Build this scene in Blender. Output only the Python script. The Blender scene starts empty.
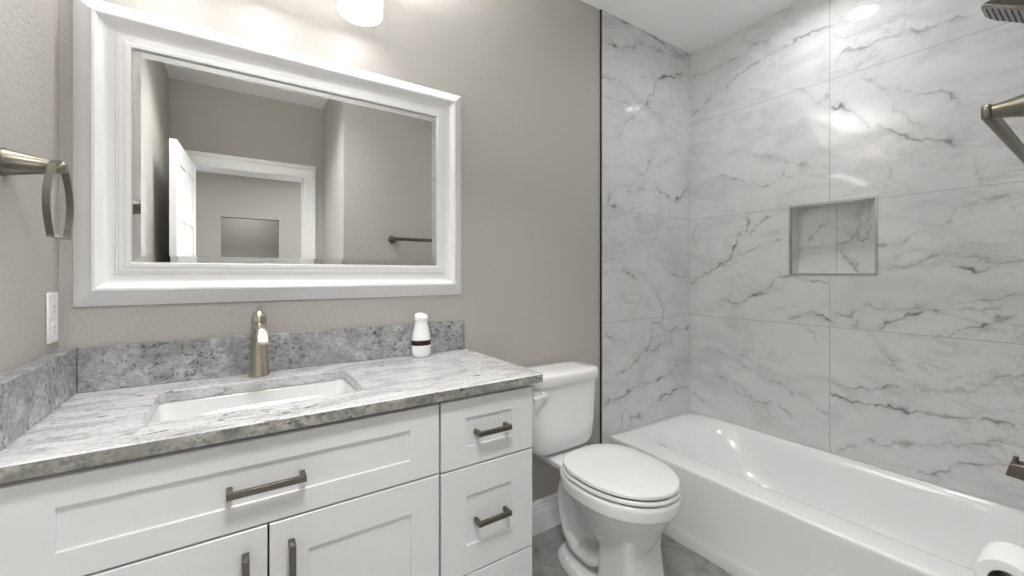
import bpy, bmesh, math, random
import numpy as np
from mathutils import Vector, Matrix, noise

random.seed(4)
S = bpy.context.scene
COL = S.collection
PI = math.pi

# ------------------------------------------------------------------ camera, world, exposure
cam_d = bpy.data.cameras.new('camera')
cam = bpy.data.objects.new('camera', cam_d); COL.objects.link(cam)
cam.location = (0, 0, 1.24)
cam.rotation_euler = (PI / 2, 0, -math.radians(33.95))
cam_d.sensor_width = 36
cam_d.lens = 414.5 / 1024 * 36
cam_d.shift_y = -(288 - 273.34) / 1024
cam_d.clip_start = 0.01
S.camera = cam

W = bpy.data.worlds.new('world'); S.world = W; W.use_nodes = True
W.node_tree.nodes['Background'].inputs[0].default_value = (0.8, 0.87, 1, 1)
W.node_tree.nodes['Background'].inputs[1].default_value = 0.5

S.view_settings.view_transform = 'Standard'
S.view_settings.look = 'None'
S.view_settings.gamma = 1
S.view_settings.use_curve_mapping = False
S.view_settings.exposure = 0.03
S.cycles.diffuse_bounces = 8
S.cycles.glossy_bounces = 6
S.cycles.max_bounces = 14
S.cycles.caustics_reflective = False
S.cycles.caustics_refractive = False
S.cycles.sample_clamp_indirect = 60.0

def area(name, loc, rot, size, power, color=(1, 1, 1), size_y=None, spread=PI):
    d = bpy.data.lights.new(name, 'AREA'); d.energy = power; d.color = color
    d.spread = spread
    if size_y: d.shape = 'RECTANGLE'; d.size = size; d.size_y = size_y
    else: d.shape = 'DISK'; d.size = size
    o = bpy.data.objects.new(name, d); COL.objects.link(o)
    o.location = loc; o.rotation_euler = rot
    return o

P_VANITY, P_UP, P_TUB, P_CEILING, P_ROOM = 0.34, 10.0, 3.7, 16.5, 31.0
LAMP = (1.0, 0.992, 0.975)
area('tub_downlight_lamp', (2.07, 0.80, 2.655), (0, 0, 0), 0.11, P_TUB, (0.96, 0.98, 1.0), spread=2.8)
area('bathroom_ceiling_fill', (0.13, 0.20, 2.648), (0, 0, 0), 0.40, P_CEILING, LAMP, 0.30, spread=2.0)  # added fill light on the unseen ceiling, no fixture behind it
area('bedroom_ceiling_fill', (0.3, -2.4, 2.60), (0, 0, 0), 0.5, P_ROOM, LAMP)  # added fill for the bedroom and, through the doorway, the vanity front
area('closet_ceiling_fill', (0.2, -4.8, 2.60), (0, 0, 0), 0.3, 9.0, LAMP)  # added light to lift the dark opening beyond the bedroom
# two added fill panels shining through the doorway; the bedroom has no modelled windows
area('bedroom_panel_fill', (-1.55, -4.05, 1.45), (PI / 2, 0, 0), 1.3, 14.0, (0.97, 0.985, 1.0), 1.7)
area('bedroom_panel_fill', (1.90, -4.05, 1.45), (PI / 2, 0, 0), 1.3, 108.0, (0.97, 0.985, 1.0), 1.7)
SHADES = [-0.177, 0.092, 0.361]
SHY, SHZ = 1.455, 2.120
for sx in SHADES:      # light falls down through the diffuser; the upward discs are added ceiling-bounce fill
    area('vanity_lamp', (sx, SHY, SHZ - 0.002), (0, 0, 0), 0.125, P_VANITY, LAMP)
    area('vanity_upward_fill', (sx, SHY, SHZ + 0.172), (PI, 0, 0), 0.10, P_UP, LAMP)

# ------------------------------------------------------------------ materials
def new_mat(name):
    m = bpy.data.materials.new(name); m.use_nodes = True
    nt = m.node_tree
    return m, nt, nt.nodes['Principled BSDF']
def N(nt, t, **kw):
    n = nt.nodes.new(t)
    for k, v in kw.items():
        if k in n.inputs: n.inputs[k].default_value = v
        else: setattr(n, k, v)
    return n
def setb(b, col, rough, metal=0.0, coat=0.0, spec=None):
    b.inputs['Base Color'].default_value = (*col, 1)
    b.inputs['Roughness'].default_value = rough
    b.inputs['Metallic'].default_value = metal
    b.inputs['Coat Weight'].default_value = coat
    if spec is not None: b.inputs['Specular IOR Level'].default_value = spec
def coords(nt, scale=(1, 1, 1)):
    tc = N(nt, 'ShaderNodeTexCoord'); mp = N(nt, 'ShaderNodeMapping')
    mp.inputs['Scale'].default_value = scale
    nt.links.new(tc.outputs['Object'], mp.inputs['Vector'])
    return mp.outputs['Vector']
def noise_n(nt, vec, scale, detail=4, rough=0.5, dist=0.0):
    n = N(nt, 'ShaderNodeTexNoise'); n.inputs['Scale'].default_value = scale
    n.inputs['Detail'].default_value = detail; n.inputs['Roughness'].default_value = rough
    n.inputs['Distortion'].default_value = dist
    nt.links.new(vec, n.inputs['Vector'])
    return n.outputs['Fac']
def ramp(nt, fac, stops):
    r = N(nt, 'ShaderNodeValToRGB'); e = r.color_ramp.elements
    while len(e) < len(stops): e.new(0.5)
    for el, (p, c) in zip(e, stops):
        el.position = p; el.color = (*c, 1) if len(c) == 3 else c
    nt.links.new(fac, r.inputs['Fac'])
    return r.outputs['Color']
def mix(nt, fac, a, b, mode='MIX'):
    n = N(nt, 'ShaderNodeMix', data_type='RGBA', blend_type=mode)
    for sock, v in ((n.inputs[0], fac), (n.inputs[6], a), (n.inputs[7], b)):
        if hasattr(v, 'links') or isinstance(v, bpy.types.NodeSocket): nt.links.new(v, sock)
        elif isinstance(v, tuple): sock.default_value = (*v, 1)
        else: sock.default_value = v
    return n.outputs[2]
def bump(nt, b, h, strength, dist=0.002):
    n = N(nt, 'ShaderNodeBump'); n.inputs['Strength'].default_value = strength
    n.inputs['Distance'].default_value = dist
    nt.links.new(h, n.inputs['Height']); nt.links.new(n.outputs['Normal'], b.inputs['Normal'])
def g3(v): return (v, v, v)

def paint(name, col, rough=0.6, tex=0.38, scale=100):
    m, nt, b = new_mat(name); setb(b, col, rough)
    v = coords(nt)
    if tex: bump(nt, b, noise_n(nt, v, scale, 3, 0.55, 0.6), tex, 0.006)
    return m
MAT = {}
MAT['greige'] = paint('greige_wall_paint', (0.475, 0.455, 0.428))
MAT['ceiling'] = paint('white_ceiling_paint', (0.93, 0.93, 0.93), 0.7, 0.15, 60)
MAT['trim'] = paint('white_trim_paint', (0.83, 0.83, 0.83), 0.28, 0)
MAT['cabinet'] = paint('white_cabinet_paint', (0.70, 0.707, 0.715), 0.3, 0)
MAT['frame'] = paint('white_frame_paint', (0.84, 0.84, 0.845), 0.25, 0)
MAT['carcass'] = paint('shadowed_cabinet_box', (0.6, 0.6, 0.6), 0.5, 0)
MAT['plastic'] = paint('white_plastic', (0.86, 0.86, 0.86), 0.3, 0)
MAT['seatplastic'] = paint('white_seat_plastic', (0.79, 0.79, 0.79), 0.18, 0)
MAT['paper'] = paint('white_tissue_paper', (0.88, 0.88, 0.87), 0.95, 0.3, 300)
MAT['cardboard'] = paint('grey_cardboard_tube', (0.30, 0.27, 0.24), 0.9, 0)
MAT['band'] = paint('dark_red_band', (0.022, 0.002, 0.003), 0.3, 0)
MAT['slot'] = paint('grey_outlet_slot', (0.42, 0.42, 0.42), 0.5, 0)
MAT['dark'] = paint('dark_slot', (0.01, 0.01, 0.01), 0.6, 0)
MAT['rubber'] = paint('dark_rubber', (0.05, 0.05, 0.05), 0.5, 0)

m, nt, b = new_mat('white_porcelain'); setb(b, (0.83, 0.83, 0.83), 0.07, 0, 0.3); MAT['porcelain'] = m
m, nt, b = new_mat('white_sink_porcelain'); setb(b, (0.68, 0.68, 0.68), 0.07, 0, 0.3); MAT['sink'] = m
m, nt, b = new_mat('white_tub_enamel'); setb(b, (0.87, 0.87, 0.87), 0.14, 0, 0.3); MAT['enamel'] = m

def nickel(name, col, rough):
    m, nt, b = new_mat(name); setb(b, col, rough, 1.0)
    v = coords(nt, (1, 1, 12))
    c = ramp(nt, noise_n(nt, v, 60, 3), [(0.3, tuple(x * 0.85 for x in col)), (0.7, tuple(min(1, x * 1.12) for x in col))])
    nt.links.new(c, b.inputs['Base Color'])
    return m
MAT['nickel'] = nickel('brushed_nickel', (0.56, 0.51, 0.43), 0.24)
MAT['pewter'] = nickel('dark_brushed_nickel', (0.20, 0.184, 0.152), 0.34)
MAT['chrome'] = nickel('satin_metal_trim', (0.42, 0.42, 0.40), 0.35)
MAT['darkmetal'] = nickel('dark_edge_metal', (0.10, 0.09, 0.07), 0.45)

m, nt, b = new_mat('mirror_silver'); setb(b, (0.82, 0.83, 0.82), 0.0, 1.0); MAT['mirror'] = m

def glow(name, col, strength, base=(0.9, 0.9, 0.9)):
    m, nt, b = new_mat(name); setb(b, base, 0.3)
    b.inputs['Emission Color'].default_value = (*col, 1)
    b.inputs['Emission Strength'].default_value = strength
    return m
MAT['shade'] = glow('lit_frosted_glass', (1.0, 0.992, 0.975), 0.85)
MAT['diffuser'] = glow('lit_lamp_diffuser', (1.0, 0.992, 0.975), 5.0)
MAT['canlens'] = glow('lit_downlight_lens', (1.0, 0.99, 0.97), 22.0)

# marble tile: veins come from a mesh attribute (the stone's own pattern) plus fine noise
def marble():
    m, nt, b = new_mat('white_grey_veined_marble_tile')
    setb(b, (0.7, 0.7, 0.7), 0.06)
    v = coords(nt)
    cl = noise_n(nt, v, 2.2, 5, 0.6, 0.8)
    base = ramp(nt, cl, [(0.30, (0.63, 0.635, 0.64)), (0.55, (0.70, 0.70, 0.70)), (0.8, (0.67, 0.67, 0.67))])
    # fine faint veins and soft feathered grey bands, both running obliquely
    mp = N(nt, 'ShaderNodeMapping'); mp.inputs['Rotation'].default_value = (0.45, 0.35, 0.2); mp.inputs['Scale'].default_value = (1.0, 1.0, 2.4)
    nt.links.new(v, mp.inputs['Vector']); vo = mp.outputs['Vector']
    def lines(vec, sc, dist, w0, w1, amt):
        n1 = noise_n(nt, vec, sc, 7, 0.6, dist)
        s = N(nt, 'ShaderNodeMath', operation='SUBTRACT'); nt.links.new(n1, s.inputs[0]); s.inputs[1].default_value = 0.5
        a = N(nt, 'ShaderNodeMath', operation='ABSOLUTE'); nt.links.new(s.outputs[0], a.inputs[0])
        return ramp(nt, a.outputs[0], [(0.0, g3(amt)), (w0, g3(amt * 0.25)), (w1, g3(0))])
    f1 = lines(vo, 2.6, 1.0, 0.010, 0.030, 0.42)
    f2 = lines(vo, 5.5, 1.6, 0.012, 0.030, 0.22)
    msk = ramp(nt, noise_n(nt, v, 1.9, 3), [(0.46, g3(0)), (0.60, g3(1))])
    fine = mix(nt, 1.0, mix(nt, 1.0, f1, f2, 'ADD'), msk, 'MULTIPLY')
    c = mix(nt, fine, base, (0.33, 0.33, 0.33))
    band = ramp(nt, noise_n(nt, vo, 3.4, 6, 0.62, 1.2), [(0.49, g3(0)), (0.65, g3(0.42))])
    c = mix(nt, band, c, (0.47, 0.475, 0.48))
    at = N(nt, 'ShaderNodeAttribute', attribute_name='vein')
    c = mix(nt, at.outputs['Fac'], c, (0.12, 0.12, 0.12))
    gr = N(nt, 'ShaderNodeAttribute', attribute_name='grout')
    c = mix(nt, gr.outputs['Fac'], c, (0.40, 0.40, 0.39))
    nt.links.new(c, b.inputs['Base Color'])
    rr = N(nt, 'ShaderNodeMapRange'); nt.links.new(gr.outputs['Fac'], rr.inputs[0])
    rr.inputs[3].default_value = 0.055; rr.inputs[4].default_value = 0.6
    nt.links.new(rr.outputs[0], b.inputs['Roughness'])
    return m
MAT['marble'] = marble()

def granite(name, stops, streak, speck, tan_amt, tan_col, blotch=0.6):
    """speckled granite; the edge and splash variants have darker stops than the top"""
    m, nt, b = new_mat(name); setb(b, (0.6, 0.6, 0.6), 0.14)
    v = coords(nt, (1, 1, 1)); vs = coords(nt, streak)
    cl = noise_n(nt, vs, 21, 8, 0.74, 0.8)
    c = ramp(nt, cl, stops)
    big = ramp(nt, noise_n(nt, vs, 7, 5, 0.6, 1.0), [(0.40, g3(blotch)), (0.54, g3(0))])
    c = mix(nt, big, c, tuple(x * 0.52 for x in stops[2][1]))
    fine = ramp(nt, noise_n(nt, v, 110, 4, 0.65), [(0.34, g3(0.30)), (0.5, g3(0.62)), (0.66, g3(0.84))])
    c = mix(nt, 0.35, c, mix(nt, 1.0, c, fine, 'OVERLAY'))
    tn = ramp(nt, noise_n(nt, v, 22, 4, 0.6, 0.5), [(0.50, g3(0)), (0.64, g3(tan_amt))])
    c = mix(nt, tn, c, tan_col)
    sp = ramp(nt, noise_n(nt, vs, 62, 5, 0.66, 0.4), [(0.345, g3(1)), (0.345 + speck, g3(0))])
    msk = ramp(nt, noise_n(nt, v, 6, 3), [(0.36, g3(0.15)), (0.56, g3(1))])
    sp = mix(nt, 1.0, sp, msk, 'MULTIPLY')
    c = mix(nt, sp, c, (0.05, 0.05, 0.06))
    nt.links.new(c, b.inputs['Base Color'])
    return m
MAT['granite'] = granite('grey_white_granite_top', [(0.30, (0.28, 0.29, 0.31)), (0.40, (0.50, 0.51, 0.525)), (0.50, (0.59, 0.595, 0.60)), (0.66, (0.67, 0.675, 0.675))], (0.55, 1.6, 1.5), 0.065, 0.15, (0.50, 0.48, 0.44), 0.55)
MAT['granite_edge'] = granite('granite_dark_edge', [(0.30, (0.12, 0.12, 0.11)), (0.45, (0.24, 0.238, 0.22)), (0.60, (0.37, 0.365, 0.34)), (0.75, (0.48, 0.475, 0.45))], (0.9, 1.3, 1.3), 0.13, 0.35, (0.27, 0.25, 0.21))
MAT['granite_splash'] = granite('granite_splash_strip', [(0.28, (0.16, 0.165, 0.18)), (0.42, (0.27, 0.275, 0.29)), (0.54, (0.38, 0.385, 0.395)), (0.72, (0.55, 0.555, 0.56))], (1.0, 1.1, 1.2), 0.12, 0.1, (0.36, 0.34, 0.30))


def floor_tile():
    m, nt, b = new_mat('dark_grey_slate_look_tile'); setb(b, (0.2, 0.2, 0.2), 0.3)
    v = coords(nt)
    c = ramp(nt, noise_n(nt, v, 6, 7, 0.62, 1.6), [(0.30, (0.18, 0.18, 0.175)), (0.5, (0.32, 0.32, 0.31)), (0.68, (0.37, 0.368, 0.36))])
    br = N(nt, 'ShaderNodeTexBrick'); br.offset = 0.5
    mp = N(nt, 'ShaderNodeMapping'); tc = N(nt, 'ShaderNodeTexCoord')
    nt.links.new(tc.outputs['Object'], mp.inputs['Vector'])
    mp.inputs['Location'].default_value = (0.05, -0.250, 0)
    nt.links.new(mp.outputs['Vector'], br.inputs['Vector'])
    br.inputs['Scale'].default_value = 1.0; br.inputs['Brick Width'].default_value = 0.605
    br.inputs['Row Height'].default_value = 0.302; br.inputs['Mortar Size'].default_value = 0.0018
    br.inputs['Mortar Smooth'].default_value = 0.1
    c = mix(nt, br.outputs['Fac'], c, (0.40, 0.40, 0.38))
    nt.links.new(c, b.inputs['Base Color'])
    return m
MAT['floor'] = floor_tile()

def nozzle():
    m, nt, b = new_mat('spray_plate_with_nozzles'); setb(b, (0.35, 0.35, 0.34), 0.4, 0.5)
    return m
MAT['spray'] = nozzle()

# ------------------------------------------------------------------ mesh helpers
class MB:
    def __init__(s): s.v = []; s.f = []
    def add(s, vs, fs):
        o = len(s.v); s.v += [tuple(p) for p in vs]; s.f += [tuple(i + o for i in f) for f in fs]; return s
    def box(s, x0, x1, y0, y1, z0, z1):
        return s.add([(x0, y0, z0), (x1, y0, z0), (x1, y1, z0), (x0, y1, z0), (x0, y0, z1), (x1, y0, z1), (x1, y1, z1), (x0, y1, z1)],
                     [(0, 3, 2, 1), (4, 5, 6, 7), (0, 1, 5, 4), (1, 2, 6, 5), (2, 3, 7, 6), (3, 0, 4, 7)])
    def loft(s, rings, cap0=True, cap1=True, loop=False):
        n = len(rings[0]); vs = [p for r in rings for p in r]; fs = []
        R = len(rings)
        for i in range(R if loop else R - 1):
            a, c = i * n, ((i + 1) % R) * n
            for j in range(n):
                k = (j + 1) % n
                fs.append((a + j, a + k, c + k, c + j))
        if not loop:
            if cap0: fs.append(tuple(range(n))[::-1])
            if cap1: fs.append(tuple((R - 1) * n + j for j in range(n)))
        return s.add(vs, fs)
    def tube(s, path, rad, n=14, sx=1.0, caps=True, up=None):
        P = [Vector(p) for p in path]; rings = []
        if not hasattr(rad, '__len__'): rad = [rad] * len(P)
        prev = None
        for i, p in enumerate(P):
            t = (P[min(i + 1, len(P) - 1)] - P[max(i - 1, 0)]).normalized()
            if prev is None:
                a = Vector(up) if up else (Vector((0, 0, 1)) if abs(t.z) < 0.9 else Vector((1, 0, 0)))
            else: a = prev
            a = (a - t * a.dot(t)).normalized(); prev = a; c = t.cross(a)
            rings.append([p + (a * math.cos(2 * PI * j / n) + c * math.sin(2 * PI * j / n) * sx) * rad[i] for j in range(n)])
        return s.loft(rings, caps, caps)
    def strap(s, path, wvec, w, th, closed=False):
        """flat strap: rectangular section swept along path; wvec = direction of the width"""
        P = [Vector(p) for p in path]; wv = Vector(wvec).normalized(); rings = []; n = len(P)
        for i, p in enumerate(P):
            if closed: t = P[(i + 1) % n] - P[i - 1]
            else: t = P[min(i + 1, n - 1)] - P[max(i - 1, 0)]
            t.normalize(); q = t.cross(wv).normalized()
            rings.append([p + wv * w / 2 + q * th / 2, p - wv * w / 2 + q * th / 2, p - wv * w / 2 - q * th / 2, p + wv * w / 2 - q * th / 2])
        return s.loft(rings, not closed, not closed, closed)
    def lathe(s, prof, org=(0, 0, 0), axis=(0, 0, 1), n=32, loop=False):
        """prof: (radius, along-axis)"""
        ax = Vector(axis).normalized(); a = ax.orthogonal().normalized(); c = ax.cross(a); o = Vector(org)
        rings = [[o + ax * h + (a * math.cos(2 * PI * j / n) + c * math.sin(2 * PI * j / n)) * max(r, 1e-4) for j in range(n)] for r, h in prof]
        return s.loft(rings, loop=loop)
    def bm(s):
        b = bmesh.new(); vs = [b.verts.new(p) for p in s.v]
        for f in s.f:
            try: b.faces.new([vs[i] for i in f])
            except ValueError: pass
        bmesh.ops.recalc_face_normals(b, faces=b.faces)
        return b
    def build(s, name, mat, parent=None, smooth=False, bevel=0.0, subd=0, kind=None, seg=2, angle=35):
        b = s.bm(); me = bpy.data.meshes.new(name)
        off = world_loc(parent)
        for v in b.verts: v.co -= off
        b.to_mesh(me); b.free()
        o = bpy.data.objects.new(name, me); COL.objects.link(o)
        if parent: o.parent = parent
        me.materials.append(MAT[mat] if isinstance(mat, str) else mat)
        if bevel:
            md = o.modifiers.new('bevel', 'BEVEL'); md.width = bevel; md.segments = seg; md.limit_method = 'ANGLE'; md.angle_limit = math.radians(40)
            md.harden_normals = False
        if subd:
            md = o.modifiers.new('sub', 'SUBSURF'); md.levels = subd; md.render_levels = subd
        if smooth or bevel:
            try: me.shade_smooth()
            except Exception: pass
            if not subd: me.set_sharp_from_angle(angle=math.radians(angle if not bevel else 60))
        if kind: o['kind'] = kind
        return o
def world_loc(o):
    l = Vector((0, 0, 0))
    while o: l += o.location; o = o.parent
    return l
def thing(name, label, cat, loc, group=None):
    o = bpy.data.objects.new(name, None); COL.objects.link(o); o.location = loc
    o.empty_display_size = 0.05
    return tag(o, label, cat, group)
def tag(o, label, cat, group=None):
    o['label'] = label; o['category'] = cat
    if group: o['group'] = group
    return o
def struct(o): o['kind'] = 'structure'; return o
def rrect(x0, x1, y0, y1, r, z, n=8):
    pts = []
    for cx, cy, a0 in ((x1 - r, y1 - r, 0), (x0 + r, y1 - r, PI / 2), (x0 + r, y0 + r, PI), (x1 - r, y0 + r, 1.5 * PI)):
        for i in range(n + 1):
            a = a0 + PI / 2 * i / n
            pts.append(Vector((cx + r * math.cos(a), cy + r * math.sin(a), z)))
    return pts
def sellipse(cx, cy, ax, ay, z, e=2.0, n=48):
    pts = []
    for i in range(n):
        t = 2 * PI * i / n; c, s_ = math.cos(t), math.sin(t)
        pts.append(Vector((cx + ax * math.copysign(abs(c) ** (2 / e), c), cy + ay * math.copysign(abs(s_) ** (2 / e), s_), z)))
    return pts
def egg(cx, yf, yb, yc, hw, z, eb=2.7, n=56, ef=2.05, tp=0.10):
    pts = []
    for i in range(n):
        t = 2 * PI * i / n; c, s_ = math.cos(t), math.sin(t)
        e = eb if s_ > 0 else ef
        ay = (yb - yc) if s_ > 0 else (yc - yf)
        k = 1 - tp * s_ * s_ if s_ > 0 else 1
        pts.append(Vector((cx + k * hw * math.copysign(abs(c) ** (2 / e), c), yc + ay * math.copysign(abs(s_) ** (2 / e), s_), z)))
    return pts

# vein lines of the marble (strength, width m, points on the wall m)
VEINS_LONG = [
    (0.55, 0.009, [(1.570, 2.504), (1.385, 2.498), (1.248, 2.516), (1.112, 2.539), (0.998, 2.560)]),
    (0.70, 0.008, [(1.570, 2.259), (1.448, 2.314), (1.323, 2.377), (1.208, 2.419), (1.107, 2.438), (1.032, 2.464), (0.929, 2.469), (0.825, 2.449)]),
    (0.50, 0.007, [(0.998, 2.226), (0.929, 2.190), (0.872, 2.104), (0.829, 2.134)]),
    (0.35, 0.009, [(1.494, 1.990), (1.306, 1.951), (1.112, 1.882), (0.998, 1.829), (0.893, 1.791)]),
    (0.60, 0.007, [(1.107, 1.738), (1.032, 1.762), (0.984, 1.716)]),
    (0.60, 0.007, [(1.366, 1.845), (1.276, 1.786), (1.181, 1.740), (1.112, 1.733)]),
    (0.50, 0.006, [(1.570, 1.693), (1.481, 1.643)]),
    (0.80, 0.007, [(1.008, 1.619), (0.956, 1.591)]),
    (0.90, 0.008, [(0.817, 2.070), (0.741, 2.011), (0.684, 1.946), (0.620, 1.899), (0.536, 1.836), (0.482, 1.808), (0.408, 1.760)]),
    (0.40, 0.012, [(0.684, 2.179), (0.630, 2.098), (0.585, 2.037), (0.585, 1.970), (0.504, 1.900), (0.461, 1.874)]),
    (0.75, 0.008, [(0.569, 2.062), (0.488, 2.019), (0.437, 2.005), (0.414, 1.980), (0.388, 1.966)]),
    (0.40, 0.008, [(0.380, 1.955), (0.399, 1.925), (0.414, 1.889)]),
    (0.60, 0.007, [(0.817, 2.267), (0.729, 2.302), (0.692, 2.285), (0.637, 2.297), (0.536, 2.303), (0.428, 2.288), (0.358, 2.276)]),
    (0.30, 0.008, [(0.572, 1.770), (0.579, 1.700), (0.596, 1.618)]),
    (0.30, 0.008, [(0.414, 1.716), (0.358, 1.719), (0.331, 1.657), (0.305, 1.616)]),
    (1.00, 0.009, [(1.214, 1.563), (1.236, 1.490), (1.271, 1.464), (1.294, 1.371), (1.323, 1.331)]),
    (0.75, 0.007, [(1.323, 1.331), (1.429, 1.254), (1.563, 1.172)]),
    (0.60, 0.006, [(1.323, 1.331), (1.208, 1.368), (1.112, 1.385)]),
    (0.50, 0.007, [(1.112, 1.551), (1.192, 1.503), (1.219, 1.454), (1.248, 1.450)]),
    (0.50, 0.006, [(1.515, 1.558), (1.563, 1.448)]),
    (0.40, 0.009, [(1.107, 1.446), (1.056, 1.469), (1.008, 1.497)]),
    (0.35, 0.009, [(1.107, 1.385), (1.032, 1.419)]),
    (0.60, 0.008, [(1.107, 1.165), (1.032, 1.204), (0.970, 1.221), (0.829, 1.187)]),
    (0.70, 0.010, [(1.360, 1.080), (1.276, 1.066), (1.138, 1.130)]),
    (0.80, 0.008, [(1.071, 1.041), (0.998, 1.062), (0.893, 1.038), (0.825, 1.019)]),
    (0.50, 0.007, [(0.989, 0.989), (0.915, 1.032)]),
    (0.40, 0.008, [(0.645, 1.365), (0.569, 1.366), (0.536, 1.403), (0.428, 1.428), (0.397, 1.454), (0.385, 1.498), (0.331, 1.530), (0.267, 1.544)]),
    (0.50, 0.007, [(0.569, 1.304), (0.536, 1.329), (0.473, 1.335)]),
    (0.45, 0.009, [(0.637, 1.260), (0.552, 1.255), (0.488, 1.301), (0.414, 1.312), (0.358, 1.302), (0.312, 1.316), (0.292, 1.288), (0.267, 1.276)]),
    (0.80, 0.008, [(0.397, 1.270), (0.318, 1.261), (0.267, 1.276), (0.218, 1.286)]),
    (0.55, 0.009, [(0.817, 1.049), (0.729, 1.051), (0.655, 1.085), (0.585, 1.085), (0.520, 1.085), (0.458, 1.102)]),
    (0.85, 0.008, [(0.620, 0.983), (0.579, 1.023), (0.536, 1.058), (0.488, 1.075)]),
    (0.60, 0.011, [(0.488, 1.075), (0.414, 1.081), (0.339, 1.094), (0.267, 1.100)]),
    (0.50, 0.009, [(0.408, 1.102), (0.358, 1.125), (0.292, 1.140), (0.218, 1.170)]),
    (0.55, 0.008, [(0.443, 0.982), (0.331, 1.024)]),
    (1.00, 0.009, [(0.331, 1.024), (0.274, 1.049), (0.225, 1.069)]),
    (0.60, 0.009, [(0.749, 1.002), (0.729, 0.980), (0.718, 1.019)]),
    (0.45, 0.008, [(1.494, 0.777), (1.306, 0.728), (1.219, 0.697), (1.138, 0.673), (1.066, 0.661), (0.984, 0.610), (0.893, 0.581), (0.829, 0.538)]),
    (0.75, 0.007, [(1.385, 0.629), (1.276, 0.569), (1.192, 0.520), (1.112, 0.513), (1.032, 0.518), (0.984, 0.499)]),
    (0.50, 0.006, [(1.563, 0.491), (1.488, 0.433)]),
    (0.35, 0.009, [(1.348, 0.823), (1.138, 0.701), (1.107, 0.718)]),
    (0.40, 0.007, [(0.938, 0.973), (0.893, 0.927), (0.863, 0.860)]),
    (0.75, 0.008, [(0.817, 0.694), (0.692, 0.699), (0.603, 0.706), (0.536, 0.735)]),
    (0.45, 0.011, [(0.536, 0.735), (0.443, 0.756), (0.371, 0.773), (0.292, 0.818), (0.218, 0.868)]),
    (0.80, 0.009, [(0.817, 0.635), (0.741, 0.625), (0.655, 0.620), (0.603, 0.629), (0.504, 0.630), (0.399, 0.652), (0.318, 0.663), (0.230, 0.674)]),
    (0.40, 0.007, [(0.673, 0.963), (0.637, 0.926), (0.585, 0.875), (0.575, 0.841), (0.536, 0.805)]),
    (0.50, 0.009, [(0.431, 0.518), (0.402, 0.532), (0.350, 0.562), (0.284, 0.588), (0.223, 0.594)]),
    (0.60, 0.008, [(0.507, 0.375), (0.458, 0.391), (0.405, 0.420), (0.385, 0.452), (0.323, 0.488), (0.292, 0.500), (0.267, 0.502)]),
    (0.40, 0.009, [(0.780, 0.377), (0.741, 0.424), (0.536, 0.512), (0.428, 0.519)]),
]
VEINS_END = [
    (0.80, 0.009, [(1.650, 2.655), (1.800, 2.653), (1.866, 2.647), (2.061, 2.653), (2.254, 2.622), (2.421, 2.647)]),
    (0.55, 0.009, [(1.696, 2.492), (1.775, 2.506), (2.015, 2.568), (2.204, 2.583), (2.400, 2.634)]),
    (0.90, 0.010, [(1.728, 2.508), (1.792, 2.500)]),
    (0.60, 0.007, [(1.642, 2.277), (1.735, 2.301), (1.841, 2.284), (1.926, 2.248), (2.015, 2.239)]),
    (0.95, 0.007, [(2.015, 2.239), (2.061, 2.315), (2.089, 2.394), (2.204, 2.442), (2.357, 2.501)]),
    (0.50, 0.007, [(1.953, 2.393), (2.080, 2.397)]),
    (0.50, 0.007, [(1.883, 2.124), (1.816, 2.054), (1.759, 1.998)]),
    (0.50, 0.006, [(2.015, 2.239), (2.061, 2.214)]),
    (0.30, 0.006, [(2.108, 1.985), (2.024, 1.853), (1.901, 1.773), (1.858, 1.711)]),
    (0.60, 0.007, [(2.127, 1.892), (2.274, 1.945)]),
    (0.60, 0.007, [(1.841, 1.704), (1.988, 1.726)]),
    (0.70, 0.012, [(1.688, 1.681), (1.681, 1.621), (1.784, 1.597)]),
    (0.85, 0.007, [(2.108, 1.745), (2.175, 1.723), (2.224, 1.691), (2.357, 1.729), (2.432, 1.776)]),
    (0.55, 0.006, [(2.224, 1.691), (2.214, 1.592)]),
    (0.40, 0.007, [(1.658, 1.317), (1.883, 1.322)]),
    (0.80, 0.008, [(1.775, 1.297), (1.841, 1.253), (1.944, 1.207)]),
    (0.35, 0.007, [(2.033, 1.283), (2.155, 1.303), (2.254, 1.261)]),
    (0.70, 0.009, [(2.224, 1.267), (2.305, 1.242), (2.421, 1.223)]),
    (0.90, 0.008, [(2.070, 1.153), (2.117, 1.092), (2.155, 1.030), (2.165, 0.975)]),
    (0.40, 0.009, [(1.883, 1.037), (1.953, 1.051)]),
    (0.85, 0.007, [(2.043, 0.959), (2.089, 0.932), (2.136, 0.935), (2.254, 0.877), (2.389, 0.885), (2.432, 0.895)]),
    (0.95, 0.008, [(2.061, 0.934), (2.043, 0.858), (2.015, 0.790)]),
    (0.70, 0.007, [(2.015, 0.790), (1.901, 0.728), (1.759, 0.673), (1.658, 0.655)]),
    (0.50, 0.007, [(1.953, 0.774), (2.136, 0.784)]),
    (0.75, 0.009, [(2.432, 0.664), (2.305, 0.673), (2.204, 0.630), (1.970, 0.586), (1.800, 0.556), (1.704, 0.539), (1.658, 0.515)]),
    (0.80, 0.008, [(2.432, 0.529), (2.305, 0.529), (2.185, 0.492), (2.043, 0.457)]),
    (0.70, 0.008, [(1.883, 0.417), (1.970, 0.417)]),
    (0.60, 0.009, [(1.800, 0.444), (1.800, 0.405), (1.759, 0.369)]),
    (0.60, 0.008, [(1.688, 0.922), (1.743, 0.901)]),
]

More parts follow.
